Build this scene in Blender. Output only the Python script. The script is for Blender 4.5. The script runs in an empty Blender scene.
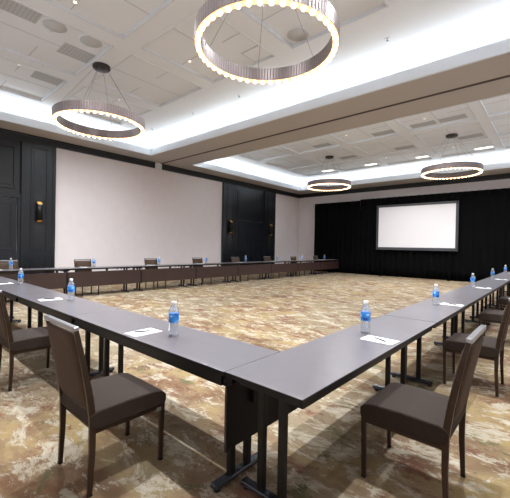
import bpy, bmesh, math, random
from mathutils import Vector, Matrix
random.seed(7)
PI = math.pi
scn = bpy.context.scene
COL = scn.collection

# ------------------------------------------------------------------ camera
F_PX, PSI, ROLL, PITCH, EYE = 345.24, math.radians(41.335), math.radians(1.103), math.radians(-.434), 1.532
cd = bpy.data.cameras.new('camera'); cam = bpy.data.objects.new('camera', cd); COL.objects.link(cam)
fw = Vector((-math.sin(PSI), math.cos(PSI), 0)); rt = Vector((math.cos(PSI), math.sin(PSI), 0)); up = Vector((0, 0, 1))
fw2 = math.cos(PITCH) * fw + math.sin(PITCH) * up
up2 = math.cos(PITCH) * up - math.sin(PITCH) * fw
rt3 = math.cos(ROLL) * rt + math.sin(ROLL) * up2
up3 = math.cos(ROLL) * up2 - math.sin(ROLL) * rt
m = Matrix((rt3, up3, -fw2)).transposed().to_4x4(); m.translation = Vector((0, 0, EYE))
cam.matrix_world = m
cd.sensor_width = 36; cd.lens = F_PX / 510 * 36; cd.clip_end = 100; cd.clip_start = .05
scn.camera = cam

# ------------------------------------------------------------------ world, exposure
w = bpy.data.worlds.new('world'); scn.world = w; w.use_nodes = True
w.node_tree.nodes['Background'].inputs[0].default_value = (.8, .85, 1, 1)
w.node_tree.nodes['Background'].inputs[1].default_value = .3
scn.view_settings.view_transform = 'Standard'; scn.view_settings.look = 'None'
scn.view_settings.gamma = 1; scn.view_settings.exposure = 0.27
scn.view_settings.use_curve_mapping = False

# ------------------------------------------------------------------ room dimensions
XL, XR, YB, YE = -13.66, 1.96, -1.3, 20.05
ZS, ZC, ZTOP = 5.19, 5.80, 5.86          # soffit, upper ceiling, recessed cells
TX0, TX1 = -12.6, .9                     # both ceiling trays, across the room
TN0, TN1 = -.23, 7.77                    # near tray, along the room
TF0, TF1 = 9.9, 18.6                     # far tray
TE = .38                                 # light trough behind the lip

# ------------------------------------------------------------------ lights: the room's cove strips, and downlights added for general light
COVE_W, DOWN_W = 7.2, 185.0
def area(name, loc, sx, sy, watt, color, direction, axis=(1, 0, 0), spread=180):
    l = bpy.data.lights.new(name, 'AREA'); l.shape = 'RECTANGLE'; l.size = sx; l.size_y = sy
    l.energy = watt; l.color = color; l.spread = math.radians(spread)
    o = bpy.data.objects.new(name, l); COL.objects.link(o); o.location = loc
    z = -Vector(direction).normalized()
    x = Vector(axis)
    x = (x - z * x.dot(z)).normalized(); y = z.cross(x)
    o.matrix_world = Matrix.Translation(loc) @ Matrix((x, y, z)).transposed().to_4x4()
    return o
CC = (.84, .93, 1.0)
for (y0, y1) in ((TN0, TN1), (TF0, TF1)):
    lx, ly = TX1 - TX0, y1 - y0
    cx, cy = (TX0 + TX1) / 2, (y0 + y1) / 2
    a = TE * .55; COVE_W = 7.2 if y0 < 5 else 8.6
    area('cove_strip', (cx, y0 - a, 5.405), lx, .1, COVE_W * lx, CC, (0, .8, 1))
    area('cove_strip', (cx, y1 + a, 5.405), lx, .1, COVE_W * lx, CC, (0, -.8, 1))
    area('cove_strip', (TX0 - a, cy, 5.405), ly, .1, COVE_W * ly, CC, (.8, 0, 1), (0, 1, 0))
    area('cove_strip', (TX1 + a, cy, 5.405), ly, .1, COVE_W * ly, CC, (-.8, 0, 1), (0, 1, 0))
DOWNS = []  # added fill lamps, spread over the coffers to brighten the room
for x in (-9.96, -6.6, -3.35, -.86):
    DOWNS.append((x, 2.49, ZTOP)); DOWNS.append((x, 5.05, ZTOP))
for x in (-9.0, -6.2, -3.4, -.6): DOWNS.append((x, 12.2, ZTOP)); DOWNS.append((x, 16.3, ZTOP))
for (x, y, z) in DOWNS:
    l = bpy.data.lights.new('fill_downlight_beam', 'SPOT'); l.energy = DOWN_W * 4; l.color = (.90, .95, 1)
    l.spot_size = math.radians(155); l.spot_blend = 1.0; l.shadow_soft_size = .05
    o = bpy.data.objects.new('fill_downlight_beam', l); COL.objects.link(o); o.location = (x, y, z - .03)

# ------------------------------------------------------------------ materials
def lin(c): return tuple(((v / 255) / 12.92 if v / 255 <= .04045 else ((v / 255 + .055) / 1.055) ** 2.4) for v in c) + (1,)
def mat(name, rgb, rough=.6, metal=0, spec=.5, noise=0, nscale=20, bump=0, bscale=200, emit=None, estr=0, stretch=None):
    mt = bpy.data.materials.new(name); mt.use_nodes = True
    nt = mt.node_tree; b = nt.nodes['Principled BSDF']
    b.inputs['Base Color'].default_value = lin(rgb); b.inputs['Roughness'].default_value = rough
    b.inputs['Metallic'].default_value = metal; b.inputs['Specular IOR Level'].default_value = spec
    tc = nt.nodes.new('ShaderNodeTexCoord'); src = tc.outputs['Object']
    if stretch:
        mp = nt.nodes.new('ShaderNodeMapping'); mp.inputs['Scale'].default_value = stretch
        nt.links.new(src, mp.inputs[0]); src = mp.outputs[0]
    if noise:
        n = nt.nodes.new('ShaderNodeTexNoise'); n.inputs['Scale'].default_value = nscale; n.inputs['Detail'].default_value = 5
        r = nt.nodes.new('ShaderNodeValToRGB')
        c = lin(rgb)
        r.color_ramp.elements[0].position = .3; r.color_ramp.elements[1].position = .7
        r.color_ramp.elements[0].color = tuple(v * (1 - noise) for v in c[:3]) + (1,)
        r.color_ramp.elements[1].color = tuple(min(1, v * (1 + noise)) for v in c[:3]) + (1,)
        nt.links.new(src, n.inputs['Vector']); nt.links.new(n.outputs[0], r.inputs[0]); nt.links.new(r.outputs[0], b.inputs['Base Color'])
    if bump:
        n = nt.nodes.new('ShaderNodeTexNoise'); n.inputs['Scale'].default_value = bscale; n.inputs['Detail'].default_value = 3
        bp = nt.nodes.new('ShaderNodeBump'); bp.inputs['Strength'].default_value = bump; bp.inputs['Distance'].default_value = .005
        nt.links.new(src, n.inputs['Vector']); nt.links.new(n.outputs[0], bp.inputs['Height']); nt.links.new(bp.outputs[0], b.inputs['Normal'])
    if emit:
        b.inputs['Emission Color'].default_value = lin(emit); b.inputs['Emission Strength'].default_value = estr
    return mt
M = {}
M['wall'] = mat('wall_fabric', (230, 221, 220), .85, noise=.02, nscale=3, bump=.15, bscale=90)
M['ceil'] = mat('ceiling_paint', (230, 233, 237), .9)
M['soffit'] = mat('soffit_paint', (180, 173, 167), .9)
M['fascia'] = mat('white_trim_paint', (218, 222, 226), .8)
M['groove'] = mat('track_dark', (70, 58, 52), .7)
M['black_wood'] = mat('black_painted_wood', (25, 29, 34), .27, noise=.1, nscale=4)
M['black_trim'] = mat('black_trim', (32, 35, 39), .4)
M['curtain'] = mat('black_drape', (6, 6, 7), .95, spec=.1, bump=.2, bscale=60)
M['screen'] = mat('projection_surface', (226, 221, 221), .8)
M['screen_frame'] = mat('screen_frame', (62, 62, 66), .5)
M['laminate'] = mat('table_laminate', (94, 88, 92), .3, noise=.05, nscale=12, spec=.9)
M['edge'] = mat('table_edge_shaded_back', (14, 12, 12), .5, spec=.3)
M['panel'] = mat('modesty_wood', (54, 36, 32), .45, noise=.15, nscale=6, stretch=(.3, 1, 8))
M['metal_black'] = mat('black_metal', (9, 9, 10), .45, metal=0, spec=.35)
M['foot_metal'] = mat('dark_foot_metal', (80, 86, 94), .25, metal=.7)
M['fabric'] = mat('chair_fabric', (72, 57, 46), .85, spec=.2, noise=.12, nscale=45, bump=.35, bscale=220)
M['seat'] = mat('chair_seat_fabric', (48, 38, 32), .8, spec=.2, noise=.1, nscale=45, bump=.3, bscale=220)
M['chairmetal'] = mat('bronze_frame', (54, 38, 28), .36, metal=.35, noise=.1, nscale=30)
M['rail'] = mat('brushed_rail', (150, 150, 152), .3, metal=.8)
M['bronze_ring'] = mat('chandelier_bronze', (96, 84, 81), .38, metal=.45, noise=.08, nscale=7)
M['canopy'] = mat('dark_canopy', (58, 54, 54), .4, metal=.4)
M['cable'] = mat('steel_cable', (120, 120, 120), .4, metal=.8)
M['bulb'] = mat('warm_bulb', (255, 225, 190), .4, emit=(255, 216, 170), estr=5)
M['diffuser'] = mat('warm_diffuser', (240, 200, 160), .5, emit=(255, 186, 128), estr=1.5)
M['vent'] = mat('grey_vent', (190, 192, 194), .8)
M['ventdark'] = mat('vent_slot', (176, 178, 180), .8)
M['speaker'] = mat('speaker_grille', (196, 197, 198), .8, bump=.2, bscale=150)
M['lit'] = mat('lit_slot', (255, 255, 255), .5, emit=(255, 250, 245), estr=2.2)
M['down'] = mat('fill_downlight_lens', (255, 250, 240), .4, emit=(255, 236, 215), estr=2.0)
M['white'] = mat('white_plastic', (225, 225, 225), .4)
M['gold'] = mat('brass_inside', (230, 180, 100), .4, metal=.5)
M['sconce_glow'] = mat('sconce_lamp', (255, 200, 130), .5, emit=(255, 184, 104), estr=4.5)
M['paper'] = mat('white_paper', (238, 238, 236), .7)
M['ink'] = mat('grey_print', (150, 150, 150), .7)
M['pen'] = mat('dark_pen', (52, 54, 58), .35)
M['pen_metal'] = mat('pen_clip', (180, 180, 184), .25, metal=.9)
M['base'] = mat('baseboard_paint', (34, 34, 36), .5)

def clear_mat():
    mt = bpy.data.materials.new('clear_bottle_plastic'); mt.use_nodes = True; nt = mt.node_tree
    nt.nodes.clear()
    out = nt.nodes.new('ShaderNodeOutputMaterial'); g = nt.nodes.new('ShaderNodeBsdfGlossy'); t = nt.nodes.new('ShaderNodeBsdfTransparent')
    d = nt.nodes.new('ShaderNodeBsdfDiffuse'); d.inputs[0].default_value = (.75, .8, .86, 1)
    g.inputs['Roughness'].default_value = .08; t.inputs[0].default_value = (.86, .9, .93, 1)
    fr = nt.nodes.new('ShaderNodeLayerWeight'); fr.inputs[0].default_value = .45
    m1 = nt.nodes.new('ShaderNodeMixShader'); m2 = nt.nodes.new('ShaderNodeMixShader')
    m1.inputs[0].default_value = .22; nt.links.new(t.outputs[0], m1.inputs[1]); nt.links.new(d.outputs[0], m1.inputs[2])
    nt.links.new(fr.outputs['Facing'], m2.inputs[0]); nt.links.new(m1.outputs[0], m2.inputs[1]); nt.links.new(g.outputs[0], m2.inputs[2])
    nt.links.new(m2.outputs[0], out.inputs[0]); return mt
M['clear'] = clear_mat()

def label_mat():
    mt = mat('blue_bottle_label', (30, 110, 200), .35); nt = mt.node_tree; b = nt.nodes['Principled BSDF']
    tc = nt.nodes.new('ShaderNodeTexCoord'); n = nt.nodes.new('ShaderNodeTexNoise'); n.inputs['Scale'].default_value = 26
    r = nt.nodes.new('ShaderNodeValToRGB'); e = r.color_ramp.elements
    e[0].position = .40; e[0].color = lin((18, 62, 150)); e[1].position = .46; e[1].color = lin((38, 128, 214))
    x = e.new(.60); x.color = lin((60, 150, 226)); x = e.new(.66); x.color = lin((225, 236, 246))
    nt.links.new(tc.outputs['Object'], n.inputs['Vector']); nt.links.new(n.outputs[0], r.inputs[0]); nt.links.new(r.outputs[0], b.inputs['Base Color'])
    return mt
M['label'] = label_mat()

def carpet_mat():
    mt = bpy.data.materials.new('patterned_carpet'); mt.use_nodes = True; nt = mt.node_tree; N = nt.nodes; Lk = nt.links
    b = N['Principled BSDF']; b.inputs['Roughness'].default_value = .95; b.inputs['Specular IOR Level'].default_value = .15
    tc = N.new('ShaderNodeTexCoord')
    def mapping(scale, rot=0, loc=(0, 0, 0)):
        mp = N.new('ShaderNodeMapping'); mp.inputs['Scale'].default_value = scale; mp.inputs['Rotation'].default_value = (0, 0, rot)
        mp.inputs['Location'].default_value = loc; Lk.new(tc.outputs['Object'], mp.inputs[0]); return mp.outputs[0]
    def noise(vec, scale, detail, rough=.6, dist=0):
        n = N.new('ShaderNodeTexNoise'); n.inputs['Scale'].default_value = scale; n.inputs['Detail'].default_value = detail
        n.inputs['Roughness'].default_value = rough; n.inputs['Distortion'].default_value = dist; Lk.new(vec, n.inputs['Vector']); return n.outputs[0]
    def ramp(v, pts):
        r = N.new('ShaderNodeValToRGB'); e = r.color_ramp.elements
        e[0].position, e[0].color = pts[0][0], lin(pts[0][1]); e[1].position, e[1].color = pts[-1][0], lin(pts[-1][1])
        for p, c in pts[1:-1]: x = e.new(p); x.color = lin(c)
        Lk.new(v, r.inputs[0]); return r.outputs[0]
    def mask(v, a, c):
        r = N.new('ShaderNodeMapRange'); r.inputs['From Min'].default_value = a; r.inputs['From Max'].default_value = c; Lk.new(v, r.inputs[0]); return r.outputs[0]
    def mix(f, a, c):
        x = N.new('ShaderNodeMix'); x.data_type = 'RGBA'; Lk.new(f, x.inputs[0]); Lk.new(a, x.inputs[6]); Lk.new(c, x.inputs[7]); return x.outputs[2]
    v = mapping((1.2, 1.7, 1), .12)
    big = noise(mapping((1, 1.2, 1), .4, (3, 1, 0)), .38, 3, .5, .3)
    base = ramp(noise(v, .9, 9, .68, .5), [(.28, (98, 66, 46)), (.42, (130, 94, 66)), (.50, (150, 122, 88)), (.58, (170, 144, 94)), (.70, (150, 128, 98))])
    beige = ramp(noise(v, 1.7, 10, .72, .4), [(.32, (120, 94, 70)), (.50, (156, 136, 108)), (.66, (138, 126, 98))])
    base = mix(mask(big, .44, .58), base, beige)
    rust = ramp(noise(v, 3.0, 6), [(.3, (112, 74, 56)), (.7, (144, 100, 78))])
    col = mix(mask(noise(mapping((1.5, 2.4, 1), .1, (5, 3, 0)), 1.2, 12, .76, .5), .55, .575), base, rust)
    olive = ramp(noise(v, 4, 5), [(.3, (92, 88, 58)), (.7, (130, 124, 84))])
    col = mix(mask(noise(mapping((1.5, 2.2, 1), -.1, (11, 7, 0)), 1.5, 12, .76, .5), .575, .61), col, olive)
    cream = ramp(noise(v, 9, 6), [(.3, (172, 156, 130)), (.7, (206, 194, 172))])
    # broken, scratchy abrasion of the pile pattern
    col = mix(mask(noise(mapping((1.3, 2.3, 1), .2, (2, 9, 0)), 1.9, 14, .8, .5), .515, .55), col, cream)
    col2 = mix(mask(noise(mapping((1.6, 3.0, 1), .15, (8, 1, 0)), 4.2, 14, .85, .4), .575, .62), col, cream)
    bx = N.new('ShaderNodeHueSaturation'); bx.inputs['Saturation'].default_value = .95; bx.inputs['Value'].default_value = .63
    Lk.new(col2, bx.inputs['Color']); Lk.new(bx.outputs[0], b.inputs['Base Color'])
    nn = N.new('ShaderNodeTexNoise'); nn.inputs['Scale'].default_value = 260; Lk.new(tc.outputs['Object'], nn.inputs['Vector'])
    bp = N.new('ShaderNodeBump'); bp.inputs['Strength'].default_value = .4; bp.inputs['Distance'].default_value = .004
    Lk.new(nn.outputs[0], bp.inputs['Height']); Lk.new(bp.outputs[0], b.inputs['Normal'])
    return mt
M['carpet'] = carpet_mat()

# ------------------------------------------------------------------ helpers
class MB:
    """collects shapes that become ONE mesh"""
    def __init__(s): s.bm = bmesh.new()
    def box(s, x0, x1, y0, y1, z0, z1, mi=0):
        r = bmesh.ops.create_cube(s.bm, size=1)
        for v in r['verts']: v.co = Vector((x0 + (v.co.x + .5) * (x1 - x0), y0 + (v.co.y + .5) * (y1 - y0), z0 + (v.co.z + .5) * (z1 - z0)))
        for f in {f for v in r['verts'] for f in v.link_faces}: f.material_index = mi
        return s
    def bar(s, p, q, w, d, w2=None, d2=None, mi=0, ref=(0, 1, 0)):
        p, q = Vector(p), Vector(q); z = (q - p).normalized(); y = Vector(ref); y = (y - z * y.dot(z)).normalized(); x = y.cross(z)
        w2 = w if w2 is None else w2; d2 = d if d2 is None else d2
        vs = []
        for c, a, b in ((p, w, d), (q, w2, d2)):
            for sx, sy in ((-1, -1), (1, -1), (1, 1), (-1, 1)): vs.append(s.bm.verts.new(c + x * sx * a / 2 + y * sy * b / 2))
        for idx in ((3, 2, 1, 0), (4, 5, 6, 7), (0, 1, 5, 4), (1, 2, 6, 5), (2, 3, 7, 6), (3, 0, 4, 7)):
            s.bm.faces.new([vs[i] for i in idx]).material_index = mi
        return s
    def lathe(s, prof, seg=24, c=(0, 0, 0), mi=0, closed=False):
        rings = []
        for r, z in prof: rings.append([s.bm.verts.new((c[0] + r * math.cos(2 * PI * k / seg), c[1] + r * math.sin(2 * PI * k / seg), c[2] + z)) for k in range(seg)])
        pairs = list(zip(rings, rings[1:])) + ([(rings[-1], rings[0])] if closed else [])
        for a, b in pairs:
            for k in range(seg):
                f = s.bm.faces.new((a[k], a[(k + 1) % seg], b[(k + 1) % seg], b[k])); f.material_index = mi; f.smooth = True
        if not closed:
            for ring, rev in ((rings[0], True), (rings[-1], False)):
                f = s.bm.faces.new(ring[::-1] if rev else ring); f.material_index = mi
        return s
    def tube(s, p, q, r, seg=8, mi=0):
        p, q = Vector(p), Vector(q); z = (q - p).normalized(); x = z.orthogonal().normalized(); y = z.cross(x)
        R = [[s.bm.verts.new(c + (x * math.cos(2 * PI * k / seg) + y * math.sin(2 * PI * k / seg)) * r) for k in range(seg)] for c in (p, q)]
        for k in range(seg):
            f = s.bm.faces.new((R[0][k], R[0][(k + 1) % seg], R[1][(k + 1) % seg], R[1][k])); f.smooth = True; f.material_index = mi
        s.bm.faces.new(R[0][::-1]).material_index = mi; s.bm.faces.new(R[1]).material_index = mi
        return s
    def build(s, name, mats, parent=None, bevel=0, seg=2, loc=None):
        bmesh.ops.recalc_face_normals(s.bm, faces=s.bm.faces)
        me = bpy.data.meshes.new(name); s.bm.to_mesh(me); s.bm.free()
        for mm in (mats if isinstance(mats, (list, tuple)) else [mats]): me.materials.append(mm)
        o = bpy.data.objects.new(name, me); COL.objects.link(o)
        if parent: o.parent = parent
        if loc: o.location = loc
        if bevel:
            b = o.modifiers.new('bevel', 'BEVEL'); b.width = bevel; b.segments = seg; b.limit_method = 'ANGLE'
        return o
def empty(name, loc=(0, 0, 0), rz=0):
    o = bpy.data.objects.new(name, None); COL.objects.link(o); o.location = loc; o.rotation_euler = (0, 0, rz); o.empty_display_size = .1; return o
def tag(o, label=None, cat=None, group=None, kind=None):
    if label: o['label'] = label
    if cat: o['category'] = cat
    if group: o['group'] = group
    if kind: o['kind'] = kind
    return o
def struct(o): o['kind'] = 'structure'; return o
def kids(o): return [c for c in bpy.data.objects if c.parent == o]
def copy_tree(o, parent=None):
    c = o.copy(); COL.objects.link(c)
    if parent: c.parent = parent
    for ch in kids(o): copy_tree(ch, c)
    return c

# ------------------------------------------------------------------ the room shell
struct(MB().box(XL - .3, XR + .3, YB - .3, YE + .3, -.1, 0).build('floor', M['carpet']))
struct(MB().box(XL - .25, XL, YB, YE, 0, 6.2).build('wall_left', M['wall']))
struct(MB().box(XR, XR + .25, YB, YE, 0, 6.2).build('wall_right', M['wall']))
struct(MB().box(XL - .25, XR + .25, YE, YE + .25, 0, 6.2).build('wall_far', M['wall']))
struct(MB().box(XL - .25, XR + .25, YB - .25, YB, 0, 6.2).build('wall_near', M['wall']))

def ring_boxes(mb, x0, x1, y0, y1, t, z0, z1, mi=0):
    """a frame of width t lying OUTSIDE the rectangle"""
    mb.box(x0 - t, x0, y0 - t, y1 + t, z0, z1, mi); mb.box(x1, x1 + t, y0 - t, y1 + t, z0, z1, mi)
    mb.box(x0, x1, y0 - t, y0, z0, z1, mi); mb.box(x0, x1, y1, y1 + t, z0, z1, mi)

def upper_ceiling(x0, x1, y0, y1, cells):
    """flat plane with recessed coffer cells; slot 0 paint, slot 1 dark seam"""
    mb = MB(); bm = mb.bm
    xs = sorted({x0, x1} | {c[0] for c in cells} | {c[1] for c in cells}); ys = sorted({y0, y1} | {c[2] for c in cells} | {c[3] for c in cells})
    for i in range(len(xs) - 1):
        for j in range(len(ys) - 1):
            cx, cy = (xs[i] + xs[i + 1]) / 2, (ys[j] + ys[j + 1]) / 2
            inside = any(c[0] < cx < c[1] and c[2] < cy < c[3] for c in cells)
            if not inside: mb.box(xs[i], xs[i + 1], ys[j], ys[j + 1], ZC, ZC + .2)
    for c in cells:
        mb.box(c[0], c[1], c[2], c[3], ZTOP, ZTOP + .14)
        ym = (c[2] + c[3]) / 2; xm = (c[0] + c[1]) / 2
        mb.box(c[0] + .01, xm - .4, ym - .008, ym + .008, ZTOP - .004, ZTOP + .01, 1)
        mb.box(xm + .4, c[1] - .01, ym - .008, ym + .008, ZTOP - .004, ZTOP + .01, 1)
        mb.box(xm - .008, xm + .008, c[2] + .01, c[3] - .01, ZTOP - .004, ZTOP + .01, 1)
        # slim bright bead along the four edges of the recess
        for (a, b_, d, e_) in ((c[0], c[0] + .03, c[2], c[3]), (c[1] - .03, c[1], c[2], c[3]), (c[0], c[1], c[2], c[2] + .03), (c[0], c[1], c[3] - .03, c[3])):
            mb.box(a, b_, d, e_, ZC - .012, ZTOP, 2)
    return struct(mb.build('ceiling', [M['ceil'], M['vent'], M['fascia']]))
XC = (-10.84, -8.34, -5.87, -3.36, -.86)
NCELL = [(x - 1.04, x + 1.04, a, b) for x in XC for (a, b) in ((1.47, 3.57), (3.97, 6.08))]
FCELL = [(x - 1.04, x + 1.04, a, b) for x in (-10.35, -7.95, -5.55, -3.11, -.75) for (a, b) in ((11.1, 13.15), (13.5, 15.55), (15.9, 17.62))]
upper_ceiling(TX0 - TE, TX1 + TE, TN0 - TE, TN1 + TE, NCELL)
upper_ceiling(TX0 - TE, TX1 + TE, TF0 - TE, TF1 + TE, FCELL)
mb = MB()       # the lowered soffit all round and the beam between the two trays
a, b_, e_ = TX0 - TE, TX1 + TE, TE
mb.box(XL, a, YB, YE, ZS, 6.1); mb.box(b_, XR, YB, YE, ZS, 6.1)
mb.box(a, b_, YB, TN0 - e_, ZS, 6.1); mb.box(a, b_, TN1 + e_, TF0 - e_, ZS, 6.1); mb.box(a, b_, TF1 + e_, YE, ZS, 6.1)
mb.box(XL + .02, XR, 8.83, 8.93, ZS - .006, ZS + .01, 1)
for (y0, y1) in ((TN0, TN1), (TF0, TF1)): ring_boxes(mb, TX0 - .05, TX1 + .05, y0 - .05, y1 + .05, TE - .05, ZS, ZS + .05)
struct(mb.build('ceiling', [M['soffit'], M['groove']]))
for (y0, y1) in ((TN0, TN1), (TF0, TF1)):
    mb = MB(); ring_boxes(mb, TX0, TX1, y0, y1, .05, ZS - .012, ZS + .24)
    struct(mb.build('trim_1' if y0 < 5 else 'trim_2', M['fascia']))
# trough back walls are painted white like the tray
mb = MB()
for (y0, y1) in ((TN0, TN1), (TF0, TF1)): ring_boxes(mb, TX0 - TE + .01, TX1 + TE - .01, y0 - TE + .01, y1 + TE - .01, .01, ZS + .05, ZC)
struct(mb.build('trim_3', M['fascia']))

# black crown along the walls
mb = MB(); ct, cz = .07, 4.94
mb.box(XL, XL + ct, YB, 8.6, cz, ZS - .001); mb.box(XL, XL + ct, 8.92, YE, cz, ZS - .001)
mb.box(XL, XL + ct + .03, YB, 8.6, ZS - .06, ZS - .001); mb.box(XL, XL + ct + .03, 8.92, YE, ZS - .06, ZS - .001)
mb.box(XL, XR, YE - ct, YE, cz, ZS - .001); mb.box(XR - ct, XR, YB, YE, cz, ZS - .001); mb.box(XL, XR, YB, YB + ct, cz, ZS - .001)
struct(mb.build('trim_4', M['black_trim'], bevel=.01))
struct(MB().box(XL, XL + .11, 8.6, 8.92, cz - .02, ZS - .001).build('trim_5', M['fascia'], bevel=.005))
struct(MB().box(XL, XL + .02, 4.55, 12.76, 0, .16).build('baseboard_left', M['base']))
struct(MB().box(XL, XL + .02, 17.3, YE, 0, .16).build('baseboard_left', M['base']))

# black panelled door surrounds
def frame(mb, y0, y1, z0, z1, x, t=.05, d=.025, mi=0):
    mb.box(x, x + d, y0, y1, z1 - t, z1, mi); mb.box(x, x + d, y0, y1, z0, z0 + t, mi)
    mb.box(x, x + d, y0, y0 + t, z0 + t, z1 - t, mi); mb.box(x, x + d, y1 - t, y1, z0 + t, z1 - t, mi)
    mb.box(x, x + d * .5, y0 + t + .06, y1 - t - .06, z0 + t + .06, z1 - t - .06, mi)
def pilaster(y0, y1, name):
    mb = MB(); x = XL
    mb.box(x, x + .10, y0, y1, 0, cz); mb.box(x, x + .13, y0 - .02 if y0 > 0 else y0, y1 + .0, 0, .22)
    mb.box(x + .10, x + .125, y0, y0 + .1, .22, cz); mb.box(x + .10, x + .125, y1 - .1, y1, .22, cz)
    c = (y0 + y1) / 2
    frame(mb, c - .25, c + .25, 1.24, 4.78, x + .10, .03, .022); frame(mb, c - .25, c + .25, .34, 1.0, x + .10, .03, .022)
    return struct(mb.build(name, M['black_wood'], bevel=.006))
def doorway(y0, y1, name, tn, left_open=True):
    x = XL + .005; root = struct(empty(name, (XL, (y0 + y1) / 2, 0))); oy = (y0 + y1) / 2
    def B(mb, nm, bv=.006):
        for v in mb.bm.verts: v.co -= Vector((XL, oy, 0))
        return mb.build(nm, M['black_wood'], root, bevel=bv)
    mb = MB(); mb.box(x, x + .02, y0, y1, 3.12, cz); frame(mb, y0 + .12, y1 - .15, 3.3, 4.72, x + .02, .06, .04); B(mb, 'transom_panel')
    mb = MB(); mb.box(x, x + .09, y0, y1, 3.0, 3.14); mb.box(x, x + .08, y0, y0 + .09, 0, 3.0); mb.box(x, x + .08, y1 - .09, y1, 0, 3.0); B(mb, 'door_frame')
    for (a, b) in ((y0 + .1, oy - .006), (oy + .006, y1 - .1)):
        mb = MB(); mb.box(x, x + .035, a, b, .01, 2.99)
        frame(mb, a + .14, b - .14, 1.28, 2.82, x + .035, .035, .022); frame(mb, a + .14, b - .14, .2, 1.02, x + .035, .035, .022)
        lf = B(mb, 'door_leaf')
        yh = b - .07 if b < oy else a + .07
        mb = MB(); mb.tube((x + .1, yh, .95), (x + .1, yh, 1.25), .012); mb.tube((x + .03, yh, .98), (x + .1, yh, .98), .008); mb.tube((x + .03, yh, 1.22), (x + .1, yh, 1.22), .008)
        for v in mb.bm.verts: v.co -= Vector((XL, oy, 0))
        mb.build('door_handle', M['metal_black'], lf)
pilaster(0.0, 1.0, 'trim_6'); doorway(1.0, 3.5, 'door_1', 0); pilaster(3.5, 4.55, 'trim_7')
pilaster(12.76, 13.8, 'trim_8'); doorway(13.8, 16.25, 'door_2', 0); pilaster(16.25, 17.3, 'trim_9')

# ------------------------------------------------------------------ tables
def make_table(L, W, label, group, ins=(.4, .06), pz=.26, rz=.672, yo=0):
    """long axis along local x, centre at origin, modesty panel on the +y side"""
    t = empty('folding_table'); tag(t, label, 'table', group)
    g = .006
    MB().box(-L / 2 + g, L / 2 - g, -W / 2, W / 2, .722, .75).build('tabletop', [M['laminate']], t, bevel=.003)
    e = MB(); h = .0015
    e.box(-L / 2 + g - h, L / 2 - g + h, -W / 2 - h, -W / 2 + .006, .7195, .7475); e.box(-L / 2 + g - h, L / 2 - g + h, W / 2 - .006, W / 2 + h, .7195, .7475)
    e.box(-L / 2 + g - h, -L / 2 + g + .006, -W / 2, W / 2, .7195, .7475); e.box(L / 2 - g - .006, L / 2 - g + h, -W / 2, W / 2, .7195, .7475)
    e.build('edge_band', M['edge'], t)
    r = MB()
    r.box(-L / 2 + .06, L / 2 - .06, -W / 2 + .03, -W / 2 + .055, rz, .7215); r.box(-L / 2 + .06, L / 2 - .06, W / 2 - .085, W / 2 - .06, .705, .7215)
    r.box(-L / 2 + .06, -L / 2 + .085, -W / 2 + .05, W / 2 - .08, .675, .7215); r.box(L / 2 - .085, L / 2 - .06, -W / 2 + .05, W / 2 - .08, .675, .7215)
    r.build('under_frame', M['metal_black'], t)
    for s in (-1, 1):
        x = s * (L / 2 - ins[0 if s < 0 else 1])
        o_ = yo if s > 0 else 0
        l = MB(); l.box(x - .02, x + .02, o_ - .10, o_ - .055, .05, .70); l.box(x - .02, x + .02, o_ + .055, o_ + .10, .05, .70)
        l.box(x - .03, x + .03, -.2, .2, .69, .7215)
        lo = l.build('leg', M['metal_black'], t, bevel=.004)
        f = MB(); f.box(x - .028, x + .028, o_ - .23, o_ + .23, .02, .052); f.build('foot', M['foot_metal'], lo, bevel=.006)
        for sy in (-1, 1): MB().lathe([(.018, 0), (.022, .004), (.022, .018), (.01, .021)], 12, (x, o_ + sy * .2, 0)).build('glide', M['metal_black'], lo)
    for q in (-.62, -.5, .5, .62): MB().tube((q * L / 2, -W / 2 + .075, .655), (q * L / 2, -W / 2 + .075, .72), .018, 10).build('latch', M['metal_black'], t)
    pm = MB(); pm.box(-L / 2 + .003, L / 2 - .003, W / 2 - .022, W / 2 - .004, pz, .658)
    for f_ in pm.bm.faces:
        if f_.calc_center_median().y < W / 2 - .02: f_.material_index = 1  # back face black: its shade is put into the colour, front stays wood
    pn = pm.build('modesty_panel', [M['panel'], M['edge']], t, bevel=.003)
    for q in (-L / 2 + .25, 0, L / 2 - .25): MB().box(q - .03, q + .03, W / 2 - .055, W / 2 - .0225, .5, .7215).build('panel_bracket', M['metal_black'], pn)
    for s in (-1, 1): MB().box(s * (L / 2 - .017) - .012, s * (L / 2 - .017) + .012, W / 2 - .026, W / 2 - .003, pz - .01, .64).build('panel_end_strip', M['metal_black'], pn, bevel=.002)
    return t
TW = .572
YN = 1.488
near_lab = ['near-row table closest to the corner joint, holding the nearest left bottle',
            'second near-row table from the corner joint, behind the nearest left chair',
            'third near-row conference table from the corner joint, at the left edge of view',
            'last near-row table, meeting the wall-side row off to the left']
xs = [-1.543, -3.93, -6.0, -8.07, -10.14]
for k in range(4):
    L = xs[k] - xs[k + 1]
    t = make_table(L, TW, near_lab[k], 'conference tables of the near row', (.4, .035 if k == 0 else .06), pz=.34, rz=.637, yo=-.1 if k == 0 else 0); t.location = ((xs[k] + xs[k + 1]) / 2, YN + TW / 2, 0)
ys = [YN, 4.09, 6.52, 8.95, 11.38, 13.81, 16.24]
right_lab = ['right-row conference table forming the near corner of the U, closest to the viewer',
             'second right-row conference table from the near corner, just past the visible seam',
             'third right-row conference table from the near corner', 'fourth right-row conference table from the near corner',
             'fifth right-row conference table from the near corner', 'right-row conference table at the curtain end']
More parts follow.
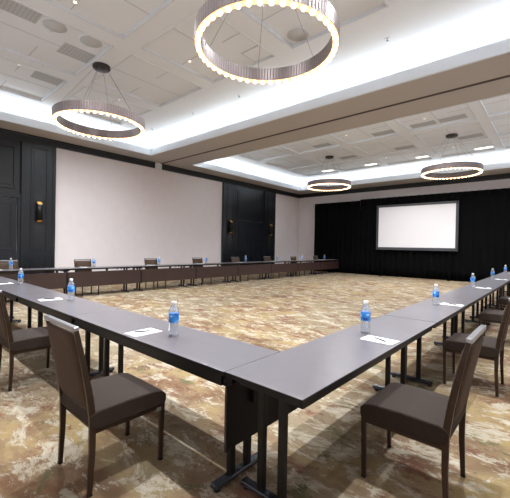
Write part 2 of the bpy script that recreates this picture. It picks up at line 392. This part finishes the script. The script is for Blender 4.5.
for k in range(6):
    L = ys[k + 1] - ys[k]
    t = make_table(L, TW, right_lab[k], 'conference tables of the right row', (.13, .4)); t.location = (-1.543 + TW / 2, (ys[k] + ys[k + 1]) / 2, 0); t.rotation_euler = (0, 0, PI / 2)
FX = -10.43
fs = [1.49, 3.73, 5.98, 8.23, 10.48, 12.73, 14.98, 17.23, 19.36]
FZ = 1.09   # these tables stand a little taller
far_lab = ['brown-panelled wall-side table, ' + q for q in ('first of its row at the left edge', 'second from left, below the left end of the white wall', 'third from left, below the white wall',
           'fourth from left, below the white wall', 'fifth from left, before the black double door', 'sixth from left, before the black double door', 'seventh from left, before the short white wall', 'last of its row, beside the curtain edge')]
for k in range(8):
    L = fs[k + 1] - fs[k]
    if k == 7: L = fs[8] - fs[7]
    t = make_table(L, TW, far_lab[k], 'conference tables along the left wall'); t.location = (FX, (fs[k] + fs[k + 1]) / 2, 0); t.rotation_euler = (0, 0, -PI / 2); t.scale = (1, 1, FZ)

# ------------------------------------------------------------------ chairs
def make_chair():
    t = empty('banquet_chair'); hw = .245
    # seat cushion: profile in y/z swept over x
    c = MB(); prof = [(-.255, .405), (-.268, .44), (-.262, .495), (-.22, .512), (0, .518), (.18, .512), (.235, .498), (.262, .47), (.264, .43), (.255, .395), (.0, .388), (-.2, .388)]
    bm = c.bm; n = len(prof); cols = [(-.25, .93), (-.243, 1), (0, 1), (.243, 1), (.25, .93)]
    cols = [(-.252, .82), (-.246, .97), (-.15, 1.0), (0, 1.01), (.15, 1.0), (.246, .97), (.252, .82)]
    R = [[bm.verts.new((x, y * (.985 + .015 * s), .452 + (z - .452) * s)) for (y, z) in prof] for x, s in cols]
    for a, b in zip(R, R[1:]):
        for k in range(n): f = bm.faces.new((a[k], a[(k + 1) % n], b[(k + 1) % n], b[k])); f.smooth = True
    bm.faces.new(R[0]); bm.faces.new(R[-1][::-1])
    s = c.build('seat', M['seat'], t, bevel=.008)
    # upholstered back panel, reclined and gently bowed
    def by(z): return -.25 - .11 * max(0, (z - .46) / .585) ** 1.25
    p = MB(); bm = p.bm; rows = [.52 + (.995 - .52) * k / 10 for k in range(11)]; xsn = [-.212, -.205, -.14, -.07, 0, .07, .14, .205, .212]
    F, Bk = [], []
    for z in rows:
        inz = .55 if z in (rows[0], rows[-1]) else 1
        F.append([bm.verts.new((x, by(z) + (.026 if abs(x) < .21 else .008) * inz - .012 * (1 - (x / .22) ** 2), z)) for x in xsn])
        Bk.append([bm.verts.new((x, by(z) - (.024 if abs(x) < .21 else .008) * inz - .012 * (1 - (x / .22) ** 2), z)) for x in xsn])
    for G, rev in ((F, 0), (Bk, 1)):
        for a, b in zip(G, G[1:]):
            for k in range(len(xsn) - 1):
                q = (a[k], a[k + 1], b[k + 1], b[k]); f = bm.faces.new(q[::-1] if rev else q); f.smooth = True
    for k in range(len(xsn) - 1):
        bm.faces.new((F[0][k], F[0][k + 1], Bk[0][k + 1], Bk[0][k])); bm.faces.new((F[-1][k], F[-1][k + 1], Bk[-1][k + 1], Bk[-1][k]))
    for j in range(10):
        for k in (0, -1): bm.faces.new((F[j][k], F[j + 1][k], Bk[j + 1][k], Bk[j][k]))
    p.build('backrest', M['fabric'], t)
    # rear legs run on upwards as the back posts
    for sx in (-1, 1):
        l = MB(); x = sx * (hw - .012)
        pts = [(x, -.262, 0), (x, -.25, .25), (x, by(.46), .46), (x, by(.62), .62), (x, by(.8), .80), (x, by(1.02), 1.02)]
        for i in range(5):
            a, b = pts[i], pts[i + 1]; wa = .026 + .004 * min(i, 2)
            wd = (.026, .034, .040, .038, .032, .026)
            l.bar(a, b, .026, wd[i], .026, wd[i + 1], ref=(0, 1, 0))
        l.build('back_leg', M['chairmetal'], t, bevel=.003)
        l = MB(); l.bar((x, .235, 0), (x, .24, .40), .024, .026, .030, .034); l.build('front_leg', M['chairmetal'], t, bevel=.003)
        g = MB(); g.box(x - .01, x + .022 * (1 if sx > 0 else 1), .19, .222, .365, .385); g.tube((x, .205, .375), (x, .205, .392), .008); g.build('ganging_clip', M['rail'], t)
        for yy in (-.262, .235):
            gl = MB(); gl.box(x - .014, x + .014, yy - .014, yy + .014, 0, .012); gl.build('foot_glide', M['metal_black'], t)
    f = MB(); z0, z1 = .372, .398
    f.box(-hw, hw, .205, .232, z0, z1); f.box(-hw, hw, -.235, -.21, z0, z1); f.box(-hw, -hw + .025, -.23, .23, z0, z1); f.box(hw - .025, hw, -.23, .23, z0, z1)
    f.build('seat_frame', M['chairmetal'], t)
    r = MB(); yt = by(1.03)
    r.bar((-hw, yt, 1.028), (hw, yt, 1.028), .030, .034, ref=(0, 1, 0)); r.build('top_rail', M['rail'], t, bevel=.006, seg=3)
    return t
proto = make_chair(); used = [False]
def chair(x, y, rz, label, group):
    c = proto if not used[0] else copy_tree(proto); used[0] = True
    c.location = (x, y, 0); c.rotation_euler = (0, 0, rz); tag(c, label, 'chair', group)
G1, G2, G3 = 'chairs at the near row', 'chairs at the right row', 'chairs behind the wall-side row'
chair(-2.34, 1.18, 0, 'brown upholstered banquet chair nearest the viewer on the left, back to the camera', G1)
chair(-4.43, 1.27, 0, 'brown banquet chair at the left edge of view, second at the near row', G1)
chair(-7.0, 1.22, 0, 'brown upholstered banquet chair third at the near row, at the far left edge', G1)
chair(-.72, 2.47, PI / 2, 'brown upholstered banquet chair nearest the viewer on the right side', G2)
chair(-.72, 4.66, PI / 2, 'brown upholstered banquet chair second along the right row, behind the nearest right chair', G2)
chair(-.72, 7.0, PI / 2, 'brown upholstered banquet chair third along the right row, mostly hidden', G2)
chair(-.72, 9.4, PI / 2, 'brown upholstered banquet chair fourth along the right row', G2)
chair(-.72, 11.8, PI / 2, 'brown upholstered banquet chair fifth along the right row', G2)
fl = ['first from left along wall-side row', 'second from left on the wall-side row', 'third from left on the wall-side row', 'fourth from left on the wall-side row',
      'fifth from left on the wall-side row', 'sixth from left on the wall-side row', 'seventh from left on the wall-side row', 'last on the wall-side row']
for k, y in enumerate([2.5, 4.42, 6.75, 8.85, 11.0, 13.25, 15.5, 17.8]):
    chair(-10.5, y, -PI / 2, 'distant banquet chair behind brown modesty panels, ' + fl[k], G3)

# ------------------------------------------------------------------ bottles, notepads, pens
def make_bottle():
    b = empty('water_bottle')
    MB().lathe([(.024, 0), (.031, .004), (.0325, .02), (.030, .03), (.0325, .04), (.030, .052), (.0325, .062), (.0305, .075), (.032, .082), (.032, .15), (.029, .165), (.02, .185), (.0135, .196), (.0135, .203)], 24).build('body', M['clear'], b)
    MB().lathe([(.0145, .2), (.0155, .202), (.0155, .218), (.0135, .221)], 20).build('cap', M['white'], b)
    MB().lathe([(.0326, .088), (.0331, .09), (.0331, .146), (.0326, .148)], 24).build('label', M['label'], b)
    return b
bp = make_bottle(); bu = [False]
def bottle(x, y, label, group, s=1.34, rz=0, z=.75):
    o = bp if not bu[0] else copy_tree(bp); bu[0] = True
    o.location = (x, y, z + .0005); o.rotation_euler = (0, 0, rz); o.scale = (s, s, s); tag(o, label, 'bottle', group)
def make_pad():
    p = empty('notepad'); MB().box(-.085, .085, -.135, .135, 0, .006).build('paper_sheets', M['paper'], p)
    MB().box(-.03, .03, .112, .124, .006, .0063).build('printed_mark', M['ink'], p); return p
pp = make_pad(); pu = [False]
def pad(x, y, rz, label, group, z=.75):
    o = pp if not pu[0] else copy_tree(pp); pu[0] = True
    o.location = (x, y, z + .0003); o.rotation_euler = (0, 0, rz); tag(o, label, 'notepad', group)
def make_pen():
    p = empty('pen'); MB().tube((-.07, 0, .0055), (.055, 0, .0055), .0055, 8).build('barrel', M['pen'], p)
    MB().tube((.055, 0, .0055), (.073, 0, .0055), .003, 8).build('tip', M['pen_metal'], p)
    MB().box(-.07, -.03, -.0015, .0015, .0108, .0128).build('clip', M['pen_metal'], p); return p
np_ = make_pen(); nu = [False]
def pen(x, y, rz, label, group, z=.75):
    o = np_ if not nu[0] else copy_tree(np_); nu[0] = True
    o.location = (x, y, z + .0067); o.rotation_euler = (0, 0, rz); tag(o, label, 'pen', group)
near_at = ['nearest the corner joint of the near row', 'on the second table of the near row', 'on the near row toward the left edge']
for k, (bx, by_, px, py, rz) in enumerate([(-2.47, 1.77, -2.74, 1.645, .05), (-4.95, 1.87, -5.2, 1.7, -.1), (-7.43, 1.93, -7.72, 1.74, .08)]):
    bottle(bx, by_, 'water bottle with blue label ' + near_at[k], 'water bottles of the near row', rz=k * 1.3)
    pad(px, py, rz, 'white notepad ' + near_at[k], 'notepads of the near row')
    pen(px - .01, py + .0, 1.15 + rz, 'dark pen lying on the notepad ' + near_at[k], 'pens of the near row')
ra = ['nearest the viewer on the right row', 'second along the right row', 'third along the right row', 'fourth along the right row', 'fifth on the right row at right edge']
for k, (bx, by_, px, py) in enumerate([(-1.33, 3.08, -1.13, 2.915), (-1.29, 5.36, -1.13, 5.57), (-1.37, 8.65, -1.17, 8.6), (-1.37, 11.6, -1.17, 11.6), (-1.4, 15.0, -1.17, 15.05)]):
    bottle(bx, by_, 'water bottle with blue label ' + ra[k], 'water bottles of the right row', rz=k * 2.1 + .5)
    pad(px, py, PI / 2 + .03 * (k % 3 - 1), 'white notepad ' + ra[k], 'notepads of the right row')
    pen(px + .0, py + .0, -.5 + PI / 1, 'dark pen lying on the notepad ' + ra[k], 'pens of the right row')
for k, y in enumerate([2.5, 4.6, 6.85, 9.0, 11.3, 13.6, 15.85, 18.2]):
    bottle(-10.48, y, 'distant water bottle, ' + fl[k], 'water bottles of the wall-side row', rz=k, z=.75 * FZ)
    pad(-10.56, y - .27, PI / 2, 'distant white notepad, ' + fl[k], 'notepads of the wall-side row', z=.75 * FZ)
    pen(-10.56, y - .27, .5, 'pen on the distant notepad ' + fl[k], 'pens of the wall-side row', z=.75 * FZ)

# ------------------------------------------------------------------ curtain and projection screen
def drape(x0, x1, y, z1, label):
    root = empty('black_drape', ((x0 + x1) / 2, y, 0)); tag(root, label, 'curtain', 'black drapes across the far wall')
    mb = MB(); bm = mb.bm; n = int((x1 - x0) / .045); cx = (x0 + x1) / 2; zz = [0.01, .5, 1.5, 3, z1 - .3, z1]
    R = []
    for k in range(n + 1):
        x = x0 + (x1 - x0) * k / n; ph = x * 2 * PI / .31 + .8 * math.sin(x * 1.7)
        R.append([bm.verts.new((x - cx + .012 * math.sin(z * 2 + x * 5), .045 * math.sin(ph) * (1 - .25 * z / z1) + .012 * math.sin(3.1 * ph + z), z)) for z in zz])
    for a, b in zip(R, R[1:]):
        for j in range(len(zz) - 1): f = bm.faces.new((a[j], b[j], b[j + 1], a[j + 1])); f.smooth = True
    o = mb.build('drape_cloth', M['curtain'], root); so = o.modifiers.new('thick', 'SOLIDIFY'); so.thickness = .006
    MB().tube((x0 - cx, .06, z1 - .04), (x1 - cx, .06, z1 - .04), .022).build('curtain_rod', M['metal_black'], root)
    for x in (x0 + .05, x1 - .05):
        s = MB(); s.tube((x - cx, .12, .0), (x - cx, .12, z1 - .03), .022); s.box(x - cx - .04, x - cx + .04, .05, .3, 0, .012); s.build('upright', M['metal_black'], root)
drape(-12.02, -8.92, 19.5, 4.37, 'narrow black floor-length drape at the left end of the far wall')
drape(-8.918, 1.75, 19.50, 4.43, 'wide black floor-length drape running behind the projection screen')

sx0, sx1, sz0, sz1, sy = -7.79, -3.77, 1.54, 3.94, 19.36
root = empty('projection_screen', ((sx0 + sx1) / 2, sy, 0)); tag(root, 'large white projection screen with grey frame before the black drapes', 'projection screen')
hx = (sx1 - sx0) / 2
mb = MB(); mb.box(-hx + .06, hx - .06, 0, .012, sz0 + .06, sz1 - .06); mb.build('screen_surface', M['screen'], root)
mb = MB(); mb.box(-hx - .04, hx + .04, -.02, .03, sz1 - .08, sz1 + .04); mb.box(-hx - .04, hx + .04, -.02, .03, sz0 - .06, sz0 + .09)
mb.box(-hx - .04, -hx + .08, -.02, .03, sz0, sz1); mb.box(hx - .08, hx + .04, -.02, .03, sz0, sz1); mb.build('frame', M['screen_frame'], root, bevel=.006)
for s in (-1, 1):
    mb = MB(); mb.box(s * (hx - .3) - .025, s * (hx - .3) + .025, -.02, .03, 0, sz0 - .05); mb.box(s * (hx - .3) - .03, s * (hx - .3) + .03, -.35, .04, 0, .03); mb.build('leg', M['curtain'], root)

# ------------------------------------------------------------------ chandeliers
def make_chandelier():
    D = 2.04; R = D / 2; t = empty('ring_chandelier'); w = .10; h = .2
    mb = MB(); bm = mb.bm; seg = 240; P = []
    for k in range(seg):
        a = 2 * PI * k / seg; c, sn = math.cos(a), math.sin(a); d = .005 if k % 2 else 0
        P.append([bm.verts.new((r * c, r * sn, z)) for r, z in ((R - w + d, 0), (R - w + d, h), (R - d, h), (R - d, 0), (R - .008, 0), (R - .008, .01), (R - w + .008, .01), (R - w + .008, 0))])
    for k in range(seg):
        for q in range(8): bm.faces.new((P[k][q], P[k][(q + 1) % 8], P[(k + 1) % seg][(q + 1) % 8], P[(k + 1) % seg][q]))
    mb.build('ring_body', M['bronze_ring'], t)
    MB().lathe([(R - w + .009, -.004), (R - .009, -.004), (R - .009, .009), (R - w + .009, .009)], 96, closed=True).build('light_channel', M['diffuser'], t)
    b = MB(); q = bmesh.ops.create_uvsphere(b.bm, u_segments=12, v_segments=8, radius=.036)
    for f in b.bm.faces: f.smooth = True
    b0 = b.build('bulb', M['bulb'], t); n = 46
    for k in range(n):
        a = 2 * PI * k / n; o = b0 if k == 0 else b0.copy()
        if k: COL.objects.link(o); o.parent = t
        o.location = ((R - w / 2) * math.cos(a), (R - w / 2) * math.sin(a), -.012)
    top = ZC - 4.36
    MB().lathe([(.02, top - .10), (.17, top - .085), (.2, top - .06), (.2, top - .001)], 32).build('canopy', M['canopy'], t)
    for k in range(6):
        a = 2 * PI * (k + .3) / 6; MB().tube((.15 * math.cos(a), .15 * math.sin(a), top - .08), ((R - w / 2) * math.cos(a), (R - w / 2) * math.sin(a), h - .01), .0032, 6).build('suspension_cable', M['cable'], t)
    return t
ch = make_chandelier()
spots = [(-8.35, 3.77, 'glowing bronze ring chandelier hanging at left, with visible cables and canopy'), (-3.2, 3.8, 'largest glowing ring chandelier, cut by the top edge of view'),
         (-8.25, 14.6, 'small distant ring chandelier left of centre over the far curtain'), (-3.1, 14.6, 'distant ring chandelier above the right side of the projection screen')]
for k, (x, y, lb) in enumerate(spots):
    o = ch if k == 0 else copy_tree(ch)
    o.location = (x, y, 4.36 + (ZTOP - ZC if y > 9 else 0)); tag(o, lb, 'chandelier', 'ring chandeliers')

# ------------------------------------------------------------------ sconces
def make_sconce():
    t = empty('wall_sconce'); r, h, seg = .085, .62, 28
    mb = MB(); bm = mb.bm; R = []
    for (rad, zf) in ((r, 0), (r, 1), (r - .008, 1), (r - .008, 0)):
        ring = []
        for k in range(seg):
            a = 2 * PI * k / seg; x, y = rad * math.cos(a), rad * math.sin(a)
            z = (h / 2 - .06 * x / r) if zf else (-h / 2 + .03 * x / r)
            ring.append(bm.verts.new((x, y, z)))
        R.append(ring)
    for i in range(4):
        a, b = R[i], R[(i + 1) % 4]
        for k in range(seg): f = bm.faces.new((a[k], a[(k + 1) % seg], b[(k + 1) % seg], b[k])); f.smooth = i in (0, 2); f.material_index = 1 if i in (1, 2, 3) else 0
    mb.build('tube_shade', [M['metal_black'], M['gold']], t)
    MB().lathe([(.05, h / 2 - .10), (.07, h / 2 - .08), (.07, h / 2 - .075)], 20).build('upper_lamp', M['sconce_glow'], t)
    MB().lathe([(.07, -h / 2 + .045), (.07, -h / 2 + .05), (.05, -h / 2 + .07)], 20).build('lower_lamp', M['sconce_glow'], t)
    MB().box(-.12, -.084, -.04, .04, -.12, .12).build('wall_plate', M['metal_black'], t)
    return t
sc = make_sconce()
for k, (y, lb) in enumerate([(4.02, 'black cylinder wall sconce with glowing ends on the near black pilaster'), (13.27, 'black cylinder wall sconce left of the distant black double door'), (16.76, 'black cylinder wall sconce right of the distant black double door')]):
    o = sc if k == 0 else copy_tree(sc); o.location = (XL + .10 + .12, y, 2.57); tag(o, lb, 'wall light', 'cylinder wall sconces')
    for s in (-1, 1):
        l = bpy.data.lights.new('sconce_light', 'SPOT'); l.energy = 9; l.color = (1, .72, .42); l.spot_size = math.radians(100); l.spot_blend = .8; l.shadow_soft_size = .03
        lo = bpy.data.objects.new('sconce_light', l); COL.objects.link(lo); lo.location = (XL + .22, y, 2.57 + s * .32); lo.rotation_euler = (PI if s > 0 else 0, 0, 0)

# ------------------------------------------------------------------ ceiling fittings
def fit_vent(x, y, lab, w=.52, d=.66, z=ZTOP, grp='square ceiling vents'):
    v = empty('ceiling_vent', (x, y, z)); tag(v, lab, 'vent', grp)
    MB().box(-w / 2, w / 2, -d / 2, d / 2, -.014, -.0005).build('vent_plate', M['vent'], v, bevel=.003)
    s = MB()
    for k in range(9): yy = -d / 2 + .05 + (d - .1) * k / 8; s.box(-w / 2 + .03, w / 2 - .03, yy - .012, yy + .012, -.0148, -.0135)
    s.build('louvre', M['ventdark'], v)
def speaker(x, y, lab, r=.24, z=ZTOP):
    v = empty('ceiling_speaker', (x, y, z)); tag(v, lab, 'ceiling speaker', 'round ceiling speakers')
    MB().lathe([(r, -.0005), (r, -.012), (r - .02, -.018)], 36).build('rim', M['ceil'], v)
    MB().lathe([(r - .022, -.017), (r - .022, -.021), (.02, -.023)], 36).build('grille', M['speaker'], v)
nv = {(-8.35, 3.19): 'ceiling vent beside the canopy of the left ring chandelier', (-10.19, 3.18): 'ceiling vent in the coffer nearest the left wall', (-7.6, 1.9): 'ceiling vent at the upper left edge of view',
      (-5.3, 1.9): 'ceiling vent at the top edge, left of the largest chandelier', (-.6, 5.6): 'ceiling vent at the top right edge of view'}
for (x, y), lb in nv.items(): fit_vent(x, y, lb)
for (x, y), lb in {(-7.62, 2.5): 'round ceiling speaker nearest the top left', (-7.6, 3.2): 'round ceiling speaker beside the vent by the left chandelier canopy', (-4.06, 5.8): 'round ceiling speaker seen inside the largest ring chandelier'}.items(): speaker(x, y, lb)
ap = empty('ceiling_access_panel', (-5.14, 5.82, ZTOP)); tag(ap, 'square access panel in the ceiling seen through the largest ring chandelier', 'access panel')
MB().box(-.3, .3, -.24, .24, -.008, -.0005).build('panel_frame', M['ventdark'], ap); MB().box(-.28, .28, -.22, .22, -.012, -.007).build('panel_door', M['ceil'], ap)
for k, (x, y, lb) in enumerate([(-3.6, 12.75, 'vent in the coffer left of the far right chandelier'), (-2.7, 12.75, 'long vent in the far tray coffer above the far right chandelier'), (-5.0, 12.8, 'vent in the middle coffer of the far tray, first row'),
                              (-7.6, 12.8, 'vent in the left coffer of the far tray, first row'), (-2.6, 15.2, 'vent right above the distant right chandelier'), (-5.0, 15.2, 'vent in the middle coffer of the far tray, second row'), (-7.6, 15.2, 'vent in the far tray above the small distant chandelier')]):
    fit_vent(x, y, 'grey ceiling ' + lb, w=.8, d=.4, grp='far tray vents')
for x, lb in ((-9.8, 'above the small distant chandelier'), (-7.28, 'left of the screen top'), (-4.79, 'above the left half of the screen'), (-2.43, 'right of the distant right chandelier')):
    v = empty('ceiling_light', (x, 17.2, ZTOP)); tag(v, 'lit rectangular ceiling light in the far tray, ' + lb, 'ceiling light', 'lit rectangular ceiling lights')
    MB().box(-.36, .36, -.14, .14, -.014, -.0005).build('housing', M['white'], v); MB().box(-.33, .33, -.11, .11, -.018, -.013).build('diffuser', M['lit'], v)
dn = {}
for k, (x, y, z) in enumerate(DOWNS):
    v = empty('fill_downlight', (x, y, z)); 
    tray = 'near' if y < 9 else 'far'
    row = 'row nearest the viewer' if y < 3 else ('row nearer the beam' if y < 6 else ('first row' if y < 13 else 'second row'))
    order = {-11.3: 'first', -8.93: 'second', -6.87: 'third', -4.7: 'fourth', -2.69: 'fifth', -.83: 'sixth', -9.96: 'first', -6.6: 'second', -3.35: 'third', -.86: 'fourth', -8.9: 'second', -6.9: 'third', -2.7: 'fifth', -.8: 'sixth', -9.0: 'first', -6.2: 'second', -3.4: 'third', -.6: 'fourth'}[x]
    tag(v, 'added fill downlight, %s from left, %s, %s tray' % (order, row, tray), 'downlight', 'added fill downlights')
    MB().lathe([(.075, -.0005), (.075, -.008), (.05, -.014), (.05, -.004)], 20).build('trim_ring', M['white'], v)
    MB().lathe([(.03, -.012), (.03, -.015), (.01, -.017)], 16).build('lens', M['down'], v)
for k, x in enumerate((-11.3, -8.93, -6.87, -4.7, -2.69, -.83)):
    v = empty('fire_sprinkler', (x, 7.0, ZC)); tag(v, 'small ceiling sprinkler, %s from left in the row beside the beam' % ('first', 'second', 'third', 'fourth', 'fifth', 'sixth')[k], 'sprinkler', 'ceiling sprinklers beside the beam')
    MB().lathe([(.045, -.0005), (.05, -.004), (.02, -.014)], 18).build('escutcheon', M['white'], v)
    MB().lathe([(.010, -.012), (.012, -.045), (.030, -.048), (.030, -.052)], 14).build('sprinkler_head', M['pen_metal'], v)
bpy.context.view_layer.update()
